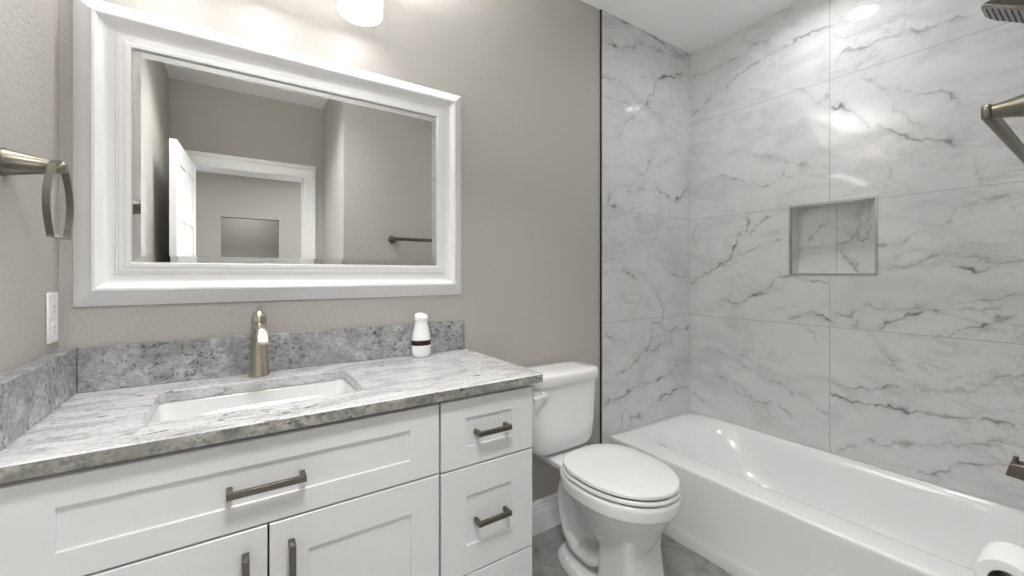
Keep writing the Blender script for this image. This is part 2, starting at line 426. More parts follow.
# ------------------------------------------------------------------ room shell
CEIL = 2.655
XL, XR, YB, YT = -0.383, 2.446, 1.583, 1.575      # left wall, long tile wall, painted back wall, tile face of back wall
XT = 1.642                                        # where the tile starts on the back wall
YF, XJ, YD = 0.045, 0.642, -0.76                  # front wall, entry jog, door wall
def wall(name, boxes, mat='greige'):
    q = MB()
    for bx in boxes: q.box(*bx)
    return struct(q.build(name, mat))
wall('floor', [(-2.8, 3.2, -5.6, 1.75, -0.1, 0.0)], 'floor')
wall('ceiling', [(-2.8, 3.2, -5.6, 1.75, CEIL, CEIL + 0.1)], 'ceiling')
wall('wall_left', [(XL - 0.12, XL, YD, 1.70, 0, CEIL)])
wall('wall_back', [(XL, XT, YB, 1.70, 0, CEIL)])
wall('wall_front', [(XJ, 1.655, YF - 0.12, YF, 0, CEIL)])
wall('wall_entry', [(XJ, XJ + 0.12, YD, YF - 0.12, 0, CEIL)])
DX0, DX1, DH = -0.263, 0.497, 2.04
wall('wall_doorway', [(-2.5, DX0 - 0.02, YD - 0.12, YD, 0, CEIL), (DX1 + 0.02, 3.0, YD - 0.12, YD, 0, CEIL), (DX0 - 0.02, DX1 + 0.02, YD - 0.12, YD, DH + 0.02, CEIL)])
# bedroom seen through the doorway in the mirror
HY = -4.10
wall('wall_bedroom', [(-2.5, -0.141, HY - 0.14, HY, 0, CEIL), (0.581, 3.0, HY - 0.14, HY, 0, CEIL), (-0.141, 0.581, HY - 0.14, HY, 2.05, CEIL)])
wall('wall_bedroom_left', [(-2.62, -2.5, -5.5, YD, 0, CEIL)])
wall('wall_bedroom_right', [(3.0, 3.12, -5.5, YD, 0, CEIL)])
wall('wall_closet', [(-2.5, 3.0, -5.5, -5.38, 0, CEIL)])

# marble tile walls: a fine sheet carrying the vein pattern, backed by a solid wall
G1, G2, G3 = 0.975, 1.584, 2.195
def vein_field(A, B, veins, seed):
    """A, B: flat arrays of wall coordinates (m); returns vein strength"""
    rng = np.random.RandomState(seed)
    def vnoise(a, b, cell):
        g = rng.rand(64, 64); x = a / cell + 17.3; y = b / cell + 9.1
        i, j = np.floor(x).astype(int), np.floor(y).astype(int); u, w = x - i, y - j
        u = u * u * (3 - 2 * u); w = w * w * (3 - 2 * w)
        f = lambda p, q: g[p % 64, q % 64]
        return (f(i, j) * (1 - u) + f(i + 1, j) * u) * (1 - w) + (f(i, j + 1) * (1 - u) + f(i + 1, j + 1) * u) * w - 0.5
    wa = A + 0.035 * vnoise(A, B, 0.09) + 0.022 * vnoise(A, B, 0.034) + 0.014 * vnoise(A, B, 0.014)
    wb = B + 0.035 * vnoise(B, A, 0.085) + 0.022 * vnoise(B, A, 0.032) + 0.014 * vnoise(B, A, 0.015)
    mod = 0.60 + 1.0 * vnoise(A, B, 0.06) + 0.5 * vnoise(A, B, 0.02)
    wid = 0.8 + 0.9 * (vnoise(A, B, 0.05) + 0.3)
    out = np.zeros_like(A)
    for wgt, width, pts in veins:
        d = np.full(A.shape, 9.0)
        for (a0, b0), (a1, b1) in zip(pts[:-1], pts[1:]):
            l2 = (a1 - a0) ** 2 + (b1 - b0) ** 2 + 1e-12
            t = np.clip(((wa - a0) * (a1 - a0) + (wb - b0) * (b1 - b0)) / l2, 0, 1)
            d = np.minimum(d, np.hypot(wa - a0 - t * (a1 - a0), wb - b0 - t * (b1 - b0)))
        w0 = width * 0.47
        core = wgt * np.clip(mod, 0.15, 1.1) * np.exp(-(d / (w0 * np.clip(wid, 0.5, 1.6))) ** 2)
        halo = 0.20 * wgt * np.clip(mod, 0.1, 1) * np.exp(-(d / (w0 * 5.5)) ** 2)
        fe = np.clip(0.55 + 1.5 * vnoise(wa * 0.6 + wb * 0.9, wb * 2.2 - wa * 0.9, 0.045) + 0.9 * vnoise(wa + wb, wb * 3.0 - wa, 0.022), 0, 1.6)
        out = np.maximum(out, np.maximum(core, 0) + halo * 1.7 * fe)
    return np.clip(out, 0, 1)
def tile_sheet(mb_extra, name, axis, pos, a0, a1, z0, z1, veins, joints_a, joints_z, hole=None, seed=1, step=0.005):
    """vertical tiled sheet at axis=pos; a is the coordinate along the wall. mb_extra: MB with the solid parts"""
    def lines(lo, hi, cuts):
        xs = [lo, hi] + [c for c in cuts if lo < c < hi]
        xs = sorted(xs); o = []
        for p, q in zip(xs[:-1], xs[1:]):
            k = max(1, int(round((q - p) / step))); o += list(np.linspace(p, q, k + 1)[:-1])
        return np.array(o + [hi])
    la = lines(a0, a1, [x for j in joints_a for x in (j - 0.001, j + 0.001, j - 0.0025, j + 0.0025)] + ([hole[0], hole[1]] if hole else []))
    lz = lines(z0, z1, [x for j in joints_z for x in (j - 0.001, j + 0.001, j - 0.0025, j + 0.0025)] + ([hole[2], hole[3]] if hole else []))
    AA, ZZ = np.meshgrid(la, lz, indexing='ij'); A, Z = AA.ravel(), ZZ.ravel()
    na, nz = len(la), len(lz)
    v = np.zeros((na * nz, 3)); v[:, axis] = pos; v[:, 1 - axis] = A; v[:, 2] = Z
    i, j = np.meshgrid(np.arange(na - 1), np.arange(nz - 1), indexing='ij'); i, j = i.ravel(), j.ravel()
    if hole:
        ca, cz = (la[i] + la[i + 1]) / 2, (lz[j] + lz[j + 1]) / 2
        k = ~((ca > hole[0]) & (ca < hole[1]) & (cz > hole[2]) & (cz < hole[3])); i, j = i[k], j[k]
    q = np.stack([i * nz + j, (i + 1) * nz + j, (i + 1) * nz + j + 1, i * nz + j + 1], 1)
    flip = (axis == 0)          # right wall faces -X, back wall faces -Y
    if flip: q = q[:, ::-1]
    ve = vein_field(A, Z, veins, seed) if veins else np.zeros(len(A))
    gr = np.zeros(len(A))
    for jj in joints_a: gr = np.maximum(gr, (np.abs(A - jj) < 0.0012) * 1.0)
    for jj in joints_z: gr = np.maximum(gr, (np.abs(Z - jj) < 0.0012) * 1.0)
    ve = ve * (1 - gr)
    nv = len(v)
    ev = np.array(mb_extra.v) if mb_extra.v else np.zeros((0, 3))
    me = bpy.data.meshes.new(name)
    allv = np.vstack([v, ev]); faces = q.tolist() + [tuple(x + nv for x in f) for f in mb_extra.f]
    me.from_pydata(allv.tolist(), [], faces); me.update()
    for nm, arr in (('vein', ve), ('grout', gr)):
        at = me.attributes.new(nm, 'FLOAT', 'POINT')
        at.data.foreach_set('value', np.concatenate([arr, np.zeros(len(ev))]).astype(np.float32))
    me.materials.append(MAT['marble'])
    o = bpy.data.objects.new(name, me); COL.objects.link(o)
    return struct(o)
NY0, NY1, NZ0, NZ1, NX = 0.648, 0.993, 1.240, 1.586, 2.532      # shower niche
JY = 0.822
ex = MB().box(2.56, 2.66, YF - 0.12, 1.70, 0, CEIL)
ex.box(XR, 2.66, YF - 0.12, YF, 0, 0.3)
tile_sheet(ex, 'wall_right', 0, XR, YF, YT, 0.0, CEIL, VEINS_LONG, [JY], [G1, G2, G3], (NY0, NY1, NZ0, NZ1), 3)
ex = MB().box(XT, 2.66, YT + 0.01, 1.70, 0, CEIL)
ex.add([(XT, YT, 0), (XT, YT + 0.01, 0), (XT, YT + 0.01, CEIL), (XT, YT, CEIL)], [(0, 1, 2, 3)])
tile_sheet(ex, 'wall_alcove', 1, YT, XT, XR, 0.0, CEIL, VEINS_END, [], [G1, G2, G3], None, 7)
ex = MB().box(1.655, 2.66, YF - 0.12, YF - 0.001, 0, CEIL)
rv = random.Random(9); VE = []
for _ in range(16):
    x, z = rv.uniform(1.6, 2.5), rv.uniform(0.4, 2.6); p = [(x, z)]
    for _k in range(5): x += rv.uniform(0.02, 0.14); z += rv.uniform(-0.03, 0.09); p.append((x, z))
    VE.append((rv.uniform(0.3, 0.9), 0.009, p))
w_ = tile_sheet(ex, 'wall_shower', 1, YF, 1.655, XR, 0.0, CEIL, VE, [], [G1, G2, G3], None, 11)
# niche: recessed box lined with the same marble
NV = [(0.6, 0.007, [(0.955, 1.41), (0.92, 1.46), (0.88, 1.50), (0.855, 1.515)]), (0.55, 0.007, [(0.985, 1.36), (0.93, 1.365), (0.89, 1.375), (0.87, 1.41)]),
      (0.6, 0.007, [(0.815, 1.385), (0.76, 1.40), (0.75, 1.42), (0.72, 1.40), (0.70, 1.42)]), (0.8, 0.007, [(0.81, 1.345), (0.77, 1.32), (0.735, 1.295), (0.72, 1.26)]),
      (0.4, 0.03, [(0.735, 1.56), (0.73, 1.42)]), (0.4, 0.02, [(0.70, 1.56), (0.695, 1.44)])]
ex = MB()
ex.add([(XR, NY0, NZ0), (NX, NY0, NZ0), (NX, NY1, NZ0), (XR, NY1, NZ0)], [(0, 1, 2, 3)])
ex.add([(XR, NY0, NZ1), (NX, NY0, NZ1), (NX, NY1, NZ1), (XR, NY1, NZ1)], [(3, 2, 1, 0)])
ex.add([(XR, NY0, NZ0), (NX, NY0, NZ0), (NX, NY0, NZ1), (XR, NY0, NZ1)], [(3, 2, 1, 0)])
ex.add([(XR, NY1, NZ0), (NX, NY1, NZ0), (NX, NY1, NZ1), (XR, NY1, NZ1)], [(0, 1, 2, 3)])
tile_sheet(ex, 'wall_niche', 0, NX, NY0, NY1, NZ0, NZ1, NV, [JY], [], None, 5, 0.004)
q = MB(); t = 0.010
for a, b_, c, d in ((NY0 - t, NY1 + t, NZ1, NZ1 + t), (NY0 - t, NY1 + t, NZ0 - t, NZ0), (NY0 - t, NY0, NZ0, NZ1), (NY1, NY1 + t, NZ0, NZ1)):
    q.box(XR - 0.003, XR + 0.008, a, b_, c, d)
struct(q.build('trim_niche', 'chrome'))
# dark metal edge where the tile starts
struct(MB().box(XT - 0.007, XT - 0.0005, YT - 0.001, YB, 0, CEIL).build('trim_1', 'darkmetal'))

# baseboards (moulded profile swept along the wall)
def base_profile(h=0.152):
    return [(0, 0), (0.016, 0), (0.016, h * 0.68), (0.013, h * 0.72), (0.013, h * 0.80), (0.010, h * 0.84), (0.010, h * 0.92), (0.004, h), (0, h)]
def baseboard(name, p0, p1, nrm):
    q = MB(); pr = base_profile()
    r = [[Vector((p[0] + nrm[0] * d, p[1] + nrm[1] * d, z)) for d, z in pr] for p in (p0, p1)]
    q.loft(r); return struct(q.build(name, 'trim'))
baseboard('baseboard_back', (0.80, YB), (XT - 0.007, YB), (0, -1))
baseboard('baseboard_front', (XJ, YF), (1.655, YF), (0, 1))
baseboard('baseboard_entry', (XJ, YD), (XJ, YF), (-1, 0))
baseboard('baseboard_left', (XL, YD), (XL, 1.05), (1, 0))

# door casing and jamb (seen in the mirror)
q = MB(); cw = 0.085
def casing_piece(q, a, b_, yy, ny):
    pass
for yy, s_ in ((YD, 1), (YD - 0.12, -1)):
    for (x0, x1, z0, z1) in ((DX0 - cw, DX0 - 0.003, 0, DH + 0.003), (DX1 + 0.003, DX1 + cw, 0, DH + 0.003), (DX0 - cw, DX1 + cw, DH + 0.003, DH + cw + 0.02)):
        q.box(x0, x1, min(yy, yy + s_ * 0.014), max(yy, yy + s_ * 0.014), z0, z1)
    for (x0, x1, z0, z1) in ((DX0 - cw, DX0 - cw + 0.03, 0, DH + cw), (DX1 + cw - 0.03, DX1 + cw, 0, DH + cw), (DX0 - cw, DX1 + cw, DH + cw - 0.01, DH + cw + 0.02)):
        q.box(x0, x1, min(yy, yy + s_ * 0.022), max(yy, yy + s_ * 0.022), z0, z1)
q.box(DX0 - 0.02, DX0, YD - 0.12, YD, 0, DH); q.box(DX1, DX1 + 0.02, YD - 0.12, YD, 0, DH); q.box(DX0 - 0.02, DX1 + 0.02, YD - 0.12, YD, DH, DH + 0.02)
q.box(DX0, DX0 + 0.012, YD - 0.085, YD - 0.05, 0, DH); q.box(DX1 - 0.012, DX1, YD - 0.085, YD - 0.05, 0, DH)
struct(q.build('trim_2', 'trim', bevel=0.002))

# open six-panel door
dw, dh, dt = 0.745, 2.02, 0.035
hinge = Vector((DX0 + 0.018, YD + 0.012, 0.008))
droot = bpy.data.objects.new('door_1', None); COL.objects.link(droot); struct(droot)
droot.location = hinge
def door_leaf():
    q = MB(); q.box(0, dw, -dt / 2 + 0.006, dt / 2 - 0.006, 0, dh)
    st = 0.11; xs = [(0, st), (dw / 2 - 0.05, dw / 2 + 0.05), (dw - st, dw)]
    zs = [(0, 0.22), (0.80, 0.96), (1.56, 1.67), (dh - 0.12, dh)]
    for s_ in (-1, 1):
        y0, y1 = sorted((s_ * (dt / 2 - 0.006), s_ * dt / 2))
        for a, b_ in xs: q.box(a, b_, y0, y1, 0, dh)
        for a, b_ in zs:
            for u, v_ in ((st, dw / 2 - 0.05), (dw / 2 + 0.05, dw - st)): q.box(u, v_, y0, y1, a, b_)
        for u, v_ in ((st, dw / 2 - 0.05), (dw / 2 + 0.05, dw - st)):
            for (a, b_), (c, d) in zip(zs[:-1], zs[1:]):
                lo, hi = b_, c
                yb, yf = s_ * (dt / 2 - 0.006), s_ * (dt / 2 - 0.001)
                r = lambda m_, y: [Vector((u + m_, y, lo + m_)), Vector((v_ - m_, y, lo + m_)), Vector((v_ - m_, y, hi - m_)), Vector((u + m_, y, hi - m_))]
                q.loft([r(0.012, yb), r(0.045, yf), r(0.05, yf)])
    return q
def local_build(q, name, mat, parent, **kw):
    # vertices already local to parent
    loc = world_loc(parent); q.v = [tuple(Vector(p) + loc) for p in q.v]
    return q.build(name, mat, parent, **kw)
local_build(door_leaf(), 'door_panel', 'trim', droot)
for s_ in (-1, 1):
    h = MB().lathe([(0.0, 0), (0.032, 0), (0.032, 0.006), (0.012, 0.010), (0.011, 0.045), (0.026, 0.052), (0.028, 0.066), (0.018, 0.076), (0, 0.078)], (dw - 0.065, s_ * dt / 2, 0.93), (0, s_, 0))
    local_build(h, 'door_knob', 'pewter', droot, smooth=True)
droot.rotation_euler = (0, 0, math.radians(93.5))

# ------------------------------------------------------------------ vanity cabinet
CT, CBt, CYF, CX1 = 0.92, 0.891, 1.045, 0.825     # counter top, underside, front edge, right end
FY = 1.065                                        # face of the doors and drawers
van = thing('vanity_cabinet', 'white shaker vanity cabinet under the granite top, with bar handles', 'cabinet', (0.21, 1.33, 0))
q = MB(); t = 0.018; by = FY + 0.024
q.box(-0.375, -0.357, by, YB - 0.003, 0.10, CBt - 0.0005); q.box(0.778, 0.796, by, YB - 0.003, 0.10, CBt - 0.0005)
q.box(-0.357, 0.778, by, YB - 0.003, 0.10, 0.118); q.box(-0.357, 0.778, YB - 0.015, YB - 0.003, 0.118, CBt - 0.0005)
for a, b_ in ((-0.357, -0.31), (0.455, 0.500), (0.755, 0.778)): q.box(a, b_, by, by + 0.02, 0.118, CBt - 0.0005)
for a, b_ in ((-0.31, 0.455), (0.50, 0.755)):
    q.box(a, b_, by, by + 0.02, 0.855, CBt - 0.0005); q.box(a, b_, by, by + 0.02, 0.67, 0.70)
q.box(0.5, 0.755, by, by + 0.02, 0.355, 0.385)
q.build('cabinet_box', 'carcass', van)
MB().box(-0.375, 0.796, FY + 0.09, FY + 0.105, 0.0, 0.10).build('toe_kick', 'cabinet', van)
MB().box(XL + 0.001, -0.349, FY + 0.004, by, 0.10, CBt - 0.0005).build('filler_strip', 'cabinet', van)
def shaker(x0, x1, z0, z1, sx, sz):
    q = MB(); rec = 0.006
    R = lambda m_, mx, mz, y: [Vector((x0 + m_ + mx, y, z0 + m_ + mz)), Vector((x1 - m_ - mx, y, z0 + m_ + mz)), Vector((x1 - m_ - mx, y, z1 - m_ - mz)), Vector((x0 + m_ + mx, y, z1 - m_ - mz))]
    q.loft([R(0, 0, 0, FY + 0.020), R(0, 0, 0, FY + 0.0015), R(0.0015, 0, 0, FY), R(-0.0012, sx, sz, FY), R(0, sx, sz, FY + 0.0012), R(0, sx, sz, FY + rec)])
    return q
def pull(cx, cz, L, vert=False, parent=None):
    hw, d, pr = 0.0068, 0.0055, 0.031
    q = MB()
    def bx(a0, a1, y0, y1, c0, c1):
        if vert: q.box(cx + c0, cx + c1, y0, y1, cz + a0, cz + a1)
        else: q.box(cx + a0, cx + a1, y0, y1, cz + c0, cz + c1)
    bx(-L / 2, L / 2, FY - pr, FY - pr + 0.010, -hw, hw)
    for s_ in (-1, 1):
        a0, a1 = sorted((s_ * L / 2, s_ * (L / 2 - 0.011)))
        y1 = FY + 0.0058
        bx(a0, a1, FY - pr + 0.010, y1, -hw, hw)
    lab = q.build('handle', 'pewter', parent, bevel=0.001)
    return lab
def front(name, x0, x1, z0, z1, sx, sz, pc=None):
    o = shaker(x0, x1, z0, z1, sx, sz).build(name, 'cabinet', van)
    if pc: pull(*pc, parent=o)
    return o
front('drawer', -0.345, 0.4735, 0.687, 0.876, 0.083, 0.055, (0.0635, 0.777, 0.150))
front('drawer', 0.4805, 0.796, 0.684, 0.877, 0.080, 0.055, (0.641, 0.777, 0.113))
front('drawer', 0.4805, 0.796, 0.371, 0.679, 0.080, 0.082, (0.641, 0.518, 0.113))
front('drawer', 0.4805, 0.796, 0.110, 0.367, 0.080, 0.084, (0.641, 0.24, 0.113))
front('door', -0.345, 0.0635, 0.110, 0.682, 0.080, 0.083, (0.0225, 0.560, 0.150, True))
front('door', 0.0675, 0.4735, 0.110, 0.682, 0.080, 0.083, (0.1105, 0.560, 0.150, True))

# countertop with sink cut-out, one slab
SX0, SX1, SY0, SY1 = -0.164, 0.306, 1.165, 1.454
def ring_map(x0, x1, y0, y1, r, z): return rrect(x0, x1, y0, y1, r, z, 8)
def slab_with_hole():
    q = MB(); X0, X1, Y0, Y1 = XL + 0.001, CX1, CYF, YB - 0.001
    e = 0.003
    o_t = ring_map(X0, X1, Y0, Y1, 0.004, CT - e); o_t2 = ring_map(X0 + e, X1 - e, Y0 + e, Y1 - e, 0.004, CT)
    o_b = ring_map(X0, X1, Y0, Y1, 0.004, CBt)
    i_t0 = ring_map(SX0 - 0.002, SX1 + 0.002, SY0 - 0.002, SY1 + 0.002, 0.020, CT); i_t = ring_map(SX0, SX1, SY0, SY1, 0.018, CT - 0.002)
    i_b = ring_map(SX0, SX1, SY0, SY1, 0.018, CBt)
    q.loft([o_b, o_t, o_t2, i_t0, i_t, i_b], loop=True)
    return q
ctop = slab_with_hole().build('countertop', 'granite', smooth=True, angle=30)
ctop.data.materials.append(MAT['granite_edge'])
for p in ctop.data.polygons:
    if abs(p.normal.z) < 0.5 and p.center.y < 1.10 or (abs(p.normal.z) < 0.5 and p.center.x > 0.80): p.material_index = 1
tag(ctop, 'grey and white granite countertop on the white vanity, cut out for the sink', 'countertop')
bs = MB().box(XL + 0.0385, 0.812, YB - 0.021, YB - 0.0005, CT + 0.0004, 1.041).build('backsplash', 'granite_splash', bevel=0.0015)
tag(bs, 'long low granite backsplash strip under the mirror, behind the faucet', 'backsplash')
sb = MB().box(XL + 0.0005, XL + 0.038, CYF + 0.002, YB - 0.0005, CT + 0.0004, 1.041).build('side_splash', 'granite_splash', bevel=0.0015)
tag(sb, 'short granite side splash on the left wall below the outlet', 'backsplash')

# undermount sink
snk = thing('sink', 'white rectangular undermount sink set in the granite countertop', 'sink', (0.069, 1.31, CBt))
q = MB(); z = CBt
R = lambda m_, r, zz: rrect(SX0 + m_, SX1 - m_, SY0 + m_, SY1 - m_, r, zz, 8)
q.loft([R(-0.025, 0.05, z - 0.012), R(-0.025, 0.05, z - 0.0008), R(-0.004, 0.022, z - 0.0008), R(0.001, 0.026, z - 0.006), R(0.010, 0.032, z - 0.08), R(0.022, 0.04, z - 0.115), R(0.045, 0.06, z - 0.130), R(0.09, 0.03, z - 0.136),
        R(0.128, 0.006, z - 0.138)], cap0=False)
q.loft([R(-0.025, 0.05, z - 0.012), R(-0.006, 0.045, z - 0.02), R(-0.002, 0.05, z - 0.09), R(0.03, 0.06, z - 0.145), R(0.128, 0.006, z - 0.15)], cap0=False)
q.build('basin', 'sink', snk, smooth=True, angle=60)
MB().lathe([(0, 0), (0.022, 0), (0.022, 0.003), (0.017, 0.0045), (0.016, 0.002), (0, 0.002)], (0.069, 1.31, z - 0.138)).build('drain', 'chrome', snk, smooth=True)

# faucet
fx, fy = 0.068, 1.520
fau = thing('faucet', 'brushed nickel single-hole faucet behind the sink', 'faucet', (fx, fy, CT))
MB().lathe([(0, 0.0002), (0.0285, 0.0002), (0.0285, 0.004), (0.0272, 0.010), (0.0242, 0.06), (0.0215, 0.12), (0.0198, 0.166), (0.0195, 0.168), (0, 0.168)], (fx, fy, CT)).build('body', 'nickel', fau, smooth=True)
# spout: wide flat arc sweeping forward and down
path = [(fx, fy - 0.008, CT + 0.140), (fx, fy - 0.05, CT + 0.158), (fx, fy - 0.10, CT + 0.163), (fx, fy - 0.15, CT + 0.157), (fx, fy - 0.185, CT + 0.146), (fx, fy - 0.203, CT + 0.130)]
q = MB(); rings = []
for i, p in enumerate(path):
    P = [Vector(k) for k in path]
    tdir = (P[min(i + 1, 5)] - P[max(i - 1, 0)]).normalized(); up = tdir.cross(Vector((1, 0, 0))).normalized()
    w_h, th = 0.0150 + 0.0005 * i / 5, 0.0115 - 0.0011 * i
    rings.append([P[i] + Vector((1, 0, 0)) * w_h * math.copysign(abs(math.cos(a)) ** 0.6, math.cos(a)) + up * th * math.copysign(abs(math.sin(a)) ** 0.6, math.sin(a)) for a in [2 * PI * k / 20 for k in range(20)]])
q.loft(rings); q.build('spout', 'nickel', fau, smooth=True)
q = MB().lathe([(0, 0.1685), (0.0205, 0.1685), (0.0207, 0.174), (0.0195, 0.184), (0.0155, 0.194), (0.009, 0.201), (0.003, 0.204), (0, 0.2045)], (fx, fy, CT))
q.tube([(fx, fy, CT + 0.200), (fx + 0.002, fy + 0.006, CT + 0.206), (fx + 0.004, fy + 0.016, CT + 0.210), (fx + 0.006, fy + 0.026, CT + 0.213)], [0.006, 0.0045, 0.004, 0.003], 12)
q.build('lever_handle', 'nickel', fau, smooth=True)

# bottle
bx_, by_ = 0.603, 1.524
bot = thing('dispenser_bottle', 'small white plastic bottle with a dark red band, on the countertop by the backsplash', 'bottle', (bx_, by_, CT))
def bprof(h):
    pts = [(0, 0.030), (0.004, 0.0345), (0.012, 0.0365), (0.05, 0.0375), (0.075, 0.036), (0.10, 0.0305), (0.125, 0.0245), (0.140, 0.0225), (0.150, 0.0225)]
    for (a, r), (b_, s_) in zip(pts[:-1], pts[1:]):
        if a <= h <= b_: return r + (s_ - r) * (h - a) / (b_ - a)
    return pts[-1][1]
hs = [0, 0.002, 0.004, 0.008, 0.012, 0.02, 0.035, 0.05, 0.062, 0.075, 0.088, 0.10, 0.112, 0.125, 0.134, 0.140]
q = MB(); n = 40; rings = []
for h in hs: rings.append([Vector((bx_ + bprof(h) * math.cos(2 * PI * k / n), by_ + 0.85 * bprof(h) * math.sin(2 * PI * k / n), CT + 0.0003 + h)) for k in range(n)])
q.loft(rings); q.build('bottle_body', 'plastic', bot, smooth=True)
q = MB(); rings = []   # slanted cap, lower towards the front
for h, k_ in ((0.138, 1.02), (0.142, 1.14), (0.157, 1.12), (0.1585, 1.02), (0.1585, 0.9)):
    r = 0.0225 * k_
    rings.append([Vector((bx_ + r * math.cos(2 * PI * k / n), by_ + 0.85 * r * math.sin(2 * PI * k / n), CT + h + (0.0 if h < 0.139 else (0.003 if h < 0.15 else 0.009) * math.sin(2 * PI * k / n)) )) for k in range(n)])
q.loft(rings); q.build('bottle_cap', 'plastic', bot, smooth=True)
q = MB(); rings = []
for h, dlt in ((0.0455, -0.002), (0.0455, 0.0005), (0.0640, 0.0005), (0.0640, -0.002)):
    rings.append([Vector((bx_ + (bprof(h) + dlt) * math.cos(2 * PI * k / n), by_ + (0.85 * bprof(h) + dlt) * math.sin(2 * PI * k / n), CT + h)) for k in range(n)])
q.loft(rings, loop=True); ob = q.build('label_band', 'band', bot, smooth=True); ob['label'] = 'dark red band'

# ------------------------------------------------------------------ mirror
MX0, MX1, MZ0, MZ1 = -0.350, 0.796, 1.156, 1.984
mir = thing('wall_mirror', 'large rectangular mirror in a wide white moulded frame above the sink', 'mirror', (0.223, YB, MZ0))
prof = [(-0.006, 0.0), (-0.006, 0.005), (-0.002, 0.009), (0.018, 0.0205), (0.031, 0.031), (0.0335, 0.032), (0.034, 0.039), (0.037, 0.043), (0.043, 0.043), (0.046, 0.0405), (0.050, 0.0345), (0.056, 0.029), (0.063, 0.0255), (0.071, 0.0235), (0.080, 0.023), (0.082, 0.0255), (0.087, 0.0255), (0.0885, 0.0285), (0.100, 0.0285), (0.102, 0.031), (0.112, 0.031), (0.1145, 0.028), (0.1145, 0.010), (0.1145, 0.0)]
q = MB()
q.loft([[Vector((MX0 + w, YB - 0.0005 - p, MZ0 + w)), Vector((MX1 - w, YB - 0.0005 - p, MZ0 + w)), Vector((MX1 - w, YB - 0.0005 - p, MZ1 - w)), Vector((MX0 + w, YB - 0.0005 - p, MZ1 - w))] for w, p in prof], loop=True)
q.build('frame', 'frame', mir, smooth=True, angle=22)
q = MB(); g = 0.1147; gb = 0.020
GR = lambda m_, p: [Vector((MX0 + m_, YB - p, MZ0 + m_)), Vector((MX1 - m_, YB - p, MZ0 + m_)), Vector((MX1 - m_, YB - p, MZ1 - m_)), Vector((MX0 + m_, YB - p, MZ1 - m_))]
q.loft([GR(g, 0.012), GR(g, 0.024), GR(g + gb, 0.027)]); q.build('mirror_glass', 'mirror', mir)

# ------------------------------------------------------------------ vanity light
vl = thing('vanity_light', 'lit vanity light with white glass cylinder shade, on the wall above the mirror', 'wall light', (SHADES[1], YB, 2.34))
MB().box(SHADES[0] - 0.10, SHADES[2] + 0.10, YB - 0.022, YB - 0.0005, 2.29, 2.40).build('back_plate', 'pewter', vl, bevel=0.003)
for sx in SHADES:
    q = MB().tube([(sx, YB - 0.022, 2.345), (sx, YB - 0.08, 2.345), (sx, SHY + 0.02, 2.345), (sx, SHY, 2.335), (sx, SHY, SHZ + 0.02)], 0.009, 12)
    q.lathe([(0, 0.0), (0.028, 0.0), (0.028, 0.03), (0.012, 0.036), (0, 0.036)], (sx, SHY, SHZ + 0.09))
    q.build('arm', 'pewter', vl, smooth=True)
    sh = MB().lathe([(0.067, 0.004), (0.067, 0.0), (0.070, 0.0), (0.0715, 0.003), (0.0715, 0.164), (0.070, 0.167), (0.067, 0.167), (0.067, 0.160)], (sx, SHY, SHZ), n=48, loop=True)
    so = sh.build('lamp_shade', 'shade', vl, smooth=True)
    MB().lathe([(0, 0.002), (0.0655, 0.002), (0.0655, 0.006), (0, 0.006)], (sx, SHY, SHZ), n=48).build('diffuser', 'diffuser', so)

# tub downlight
dl = thing('recessed_downlight', 'round recessed ceiling downlight above the bathtub, reflected in the marble tile', 'ceiling light', (2.07, 0.80, CEIL))
MB().lathe([(0.062, -0.0005), (0.088, -0.0005), (0.088, -0.004), (0.078, -0.007), (0.064, -0.007)], (2.07, 0.80, CEIL), n=48, loop=True).build('trim_ring', 'plastic', dl, smooth=True)
MB().lathe([(0, 0.0), (0.0625, 0.0), (0.0625, 0.004), (0, 0.004)], (2.07, 0.80, CEIL - 0.005), n=48).build('lens', 'canlens', dl)
bpy.data.objects['tub_downlight_lamp'].location.z = CEIL - 0.007

# ------------------------------------------------------------------ towel ring on the left wall
ry, rz = 1.262, 1.464
tr = thing('towel_ring', 'dark nickel towel ring with flat loop on the left wall above the outlet', 'towel ring', (XL, ry, rz))
MB().lathe([(0, 0.0005), (0.0285, 0.0005), (0.029, 0.003), (0.026, 0.006), (0.014, 0.070), (0.0125, 0.086), (0.010, 0.089), (0, 0.089)], (XL, ry, rz), (1, 0, 0)).build('post', 'pewter', tr, smooth=True)
sx = XL + 0.078
ctrl = [(x * 0.73, z * 0.90) for x, z in [(-0.022, 0.010), (-0.055, -0.006), (-0.085, -0.042), (-0.098, -0.082), (-0.092, -0.118), (-0.068, -0.158), (-0.060, -0.163), (0.060, -0.163), (0.068, -0.158), (0.092, -0.118), (0.098, -0.082), (0.085, -0.042), (0.055, -0.006), (0.022, 0.010)]]
def spl(c, k=5, closed=True):
    n_ = len(c); out = []
    for i in range(n_):
        p0, p1, p2, p3 = (Vector((*c[(i + d) % n_], 0)) for d in (-1, 0, 1, 2))
        for j in range(k):
            t_ = j / k
            out.append(0.5 * ((2 * p1) + (p2 - p0) * t_ + (2 * p0 - 5 * p1 + 4 * p2 - p3) * t_ ** 2 + (3 * p1 - p0 - 3 * p2 + p3) * t_ ** 3))
    return out
MB().strap([(sx, ry + p.x, rz + p.y) for p in spl(ctrl)], (1, 0, 0), 0.0115, 0.006, True).build('ring', 'pewter', tr, smooth=True, angle=40)

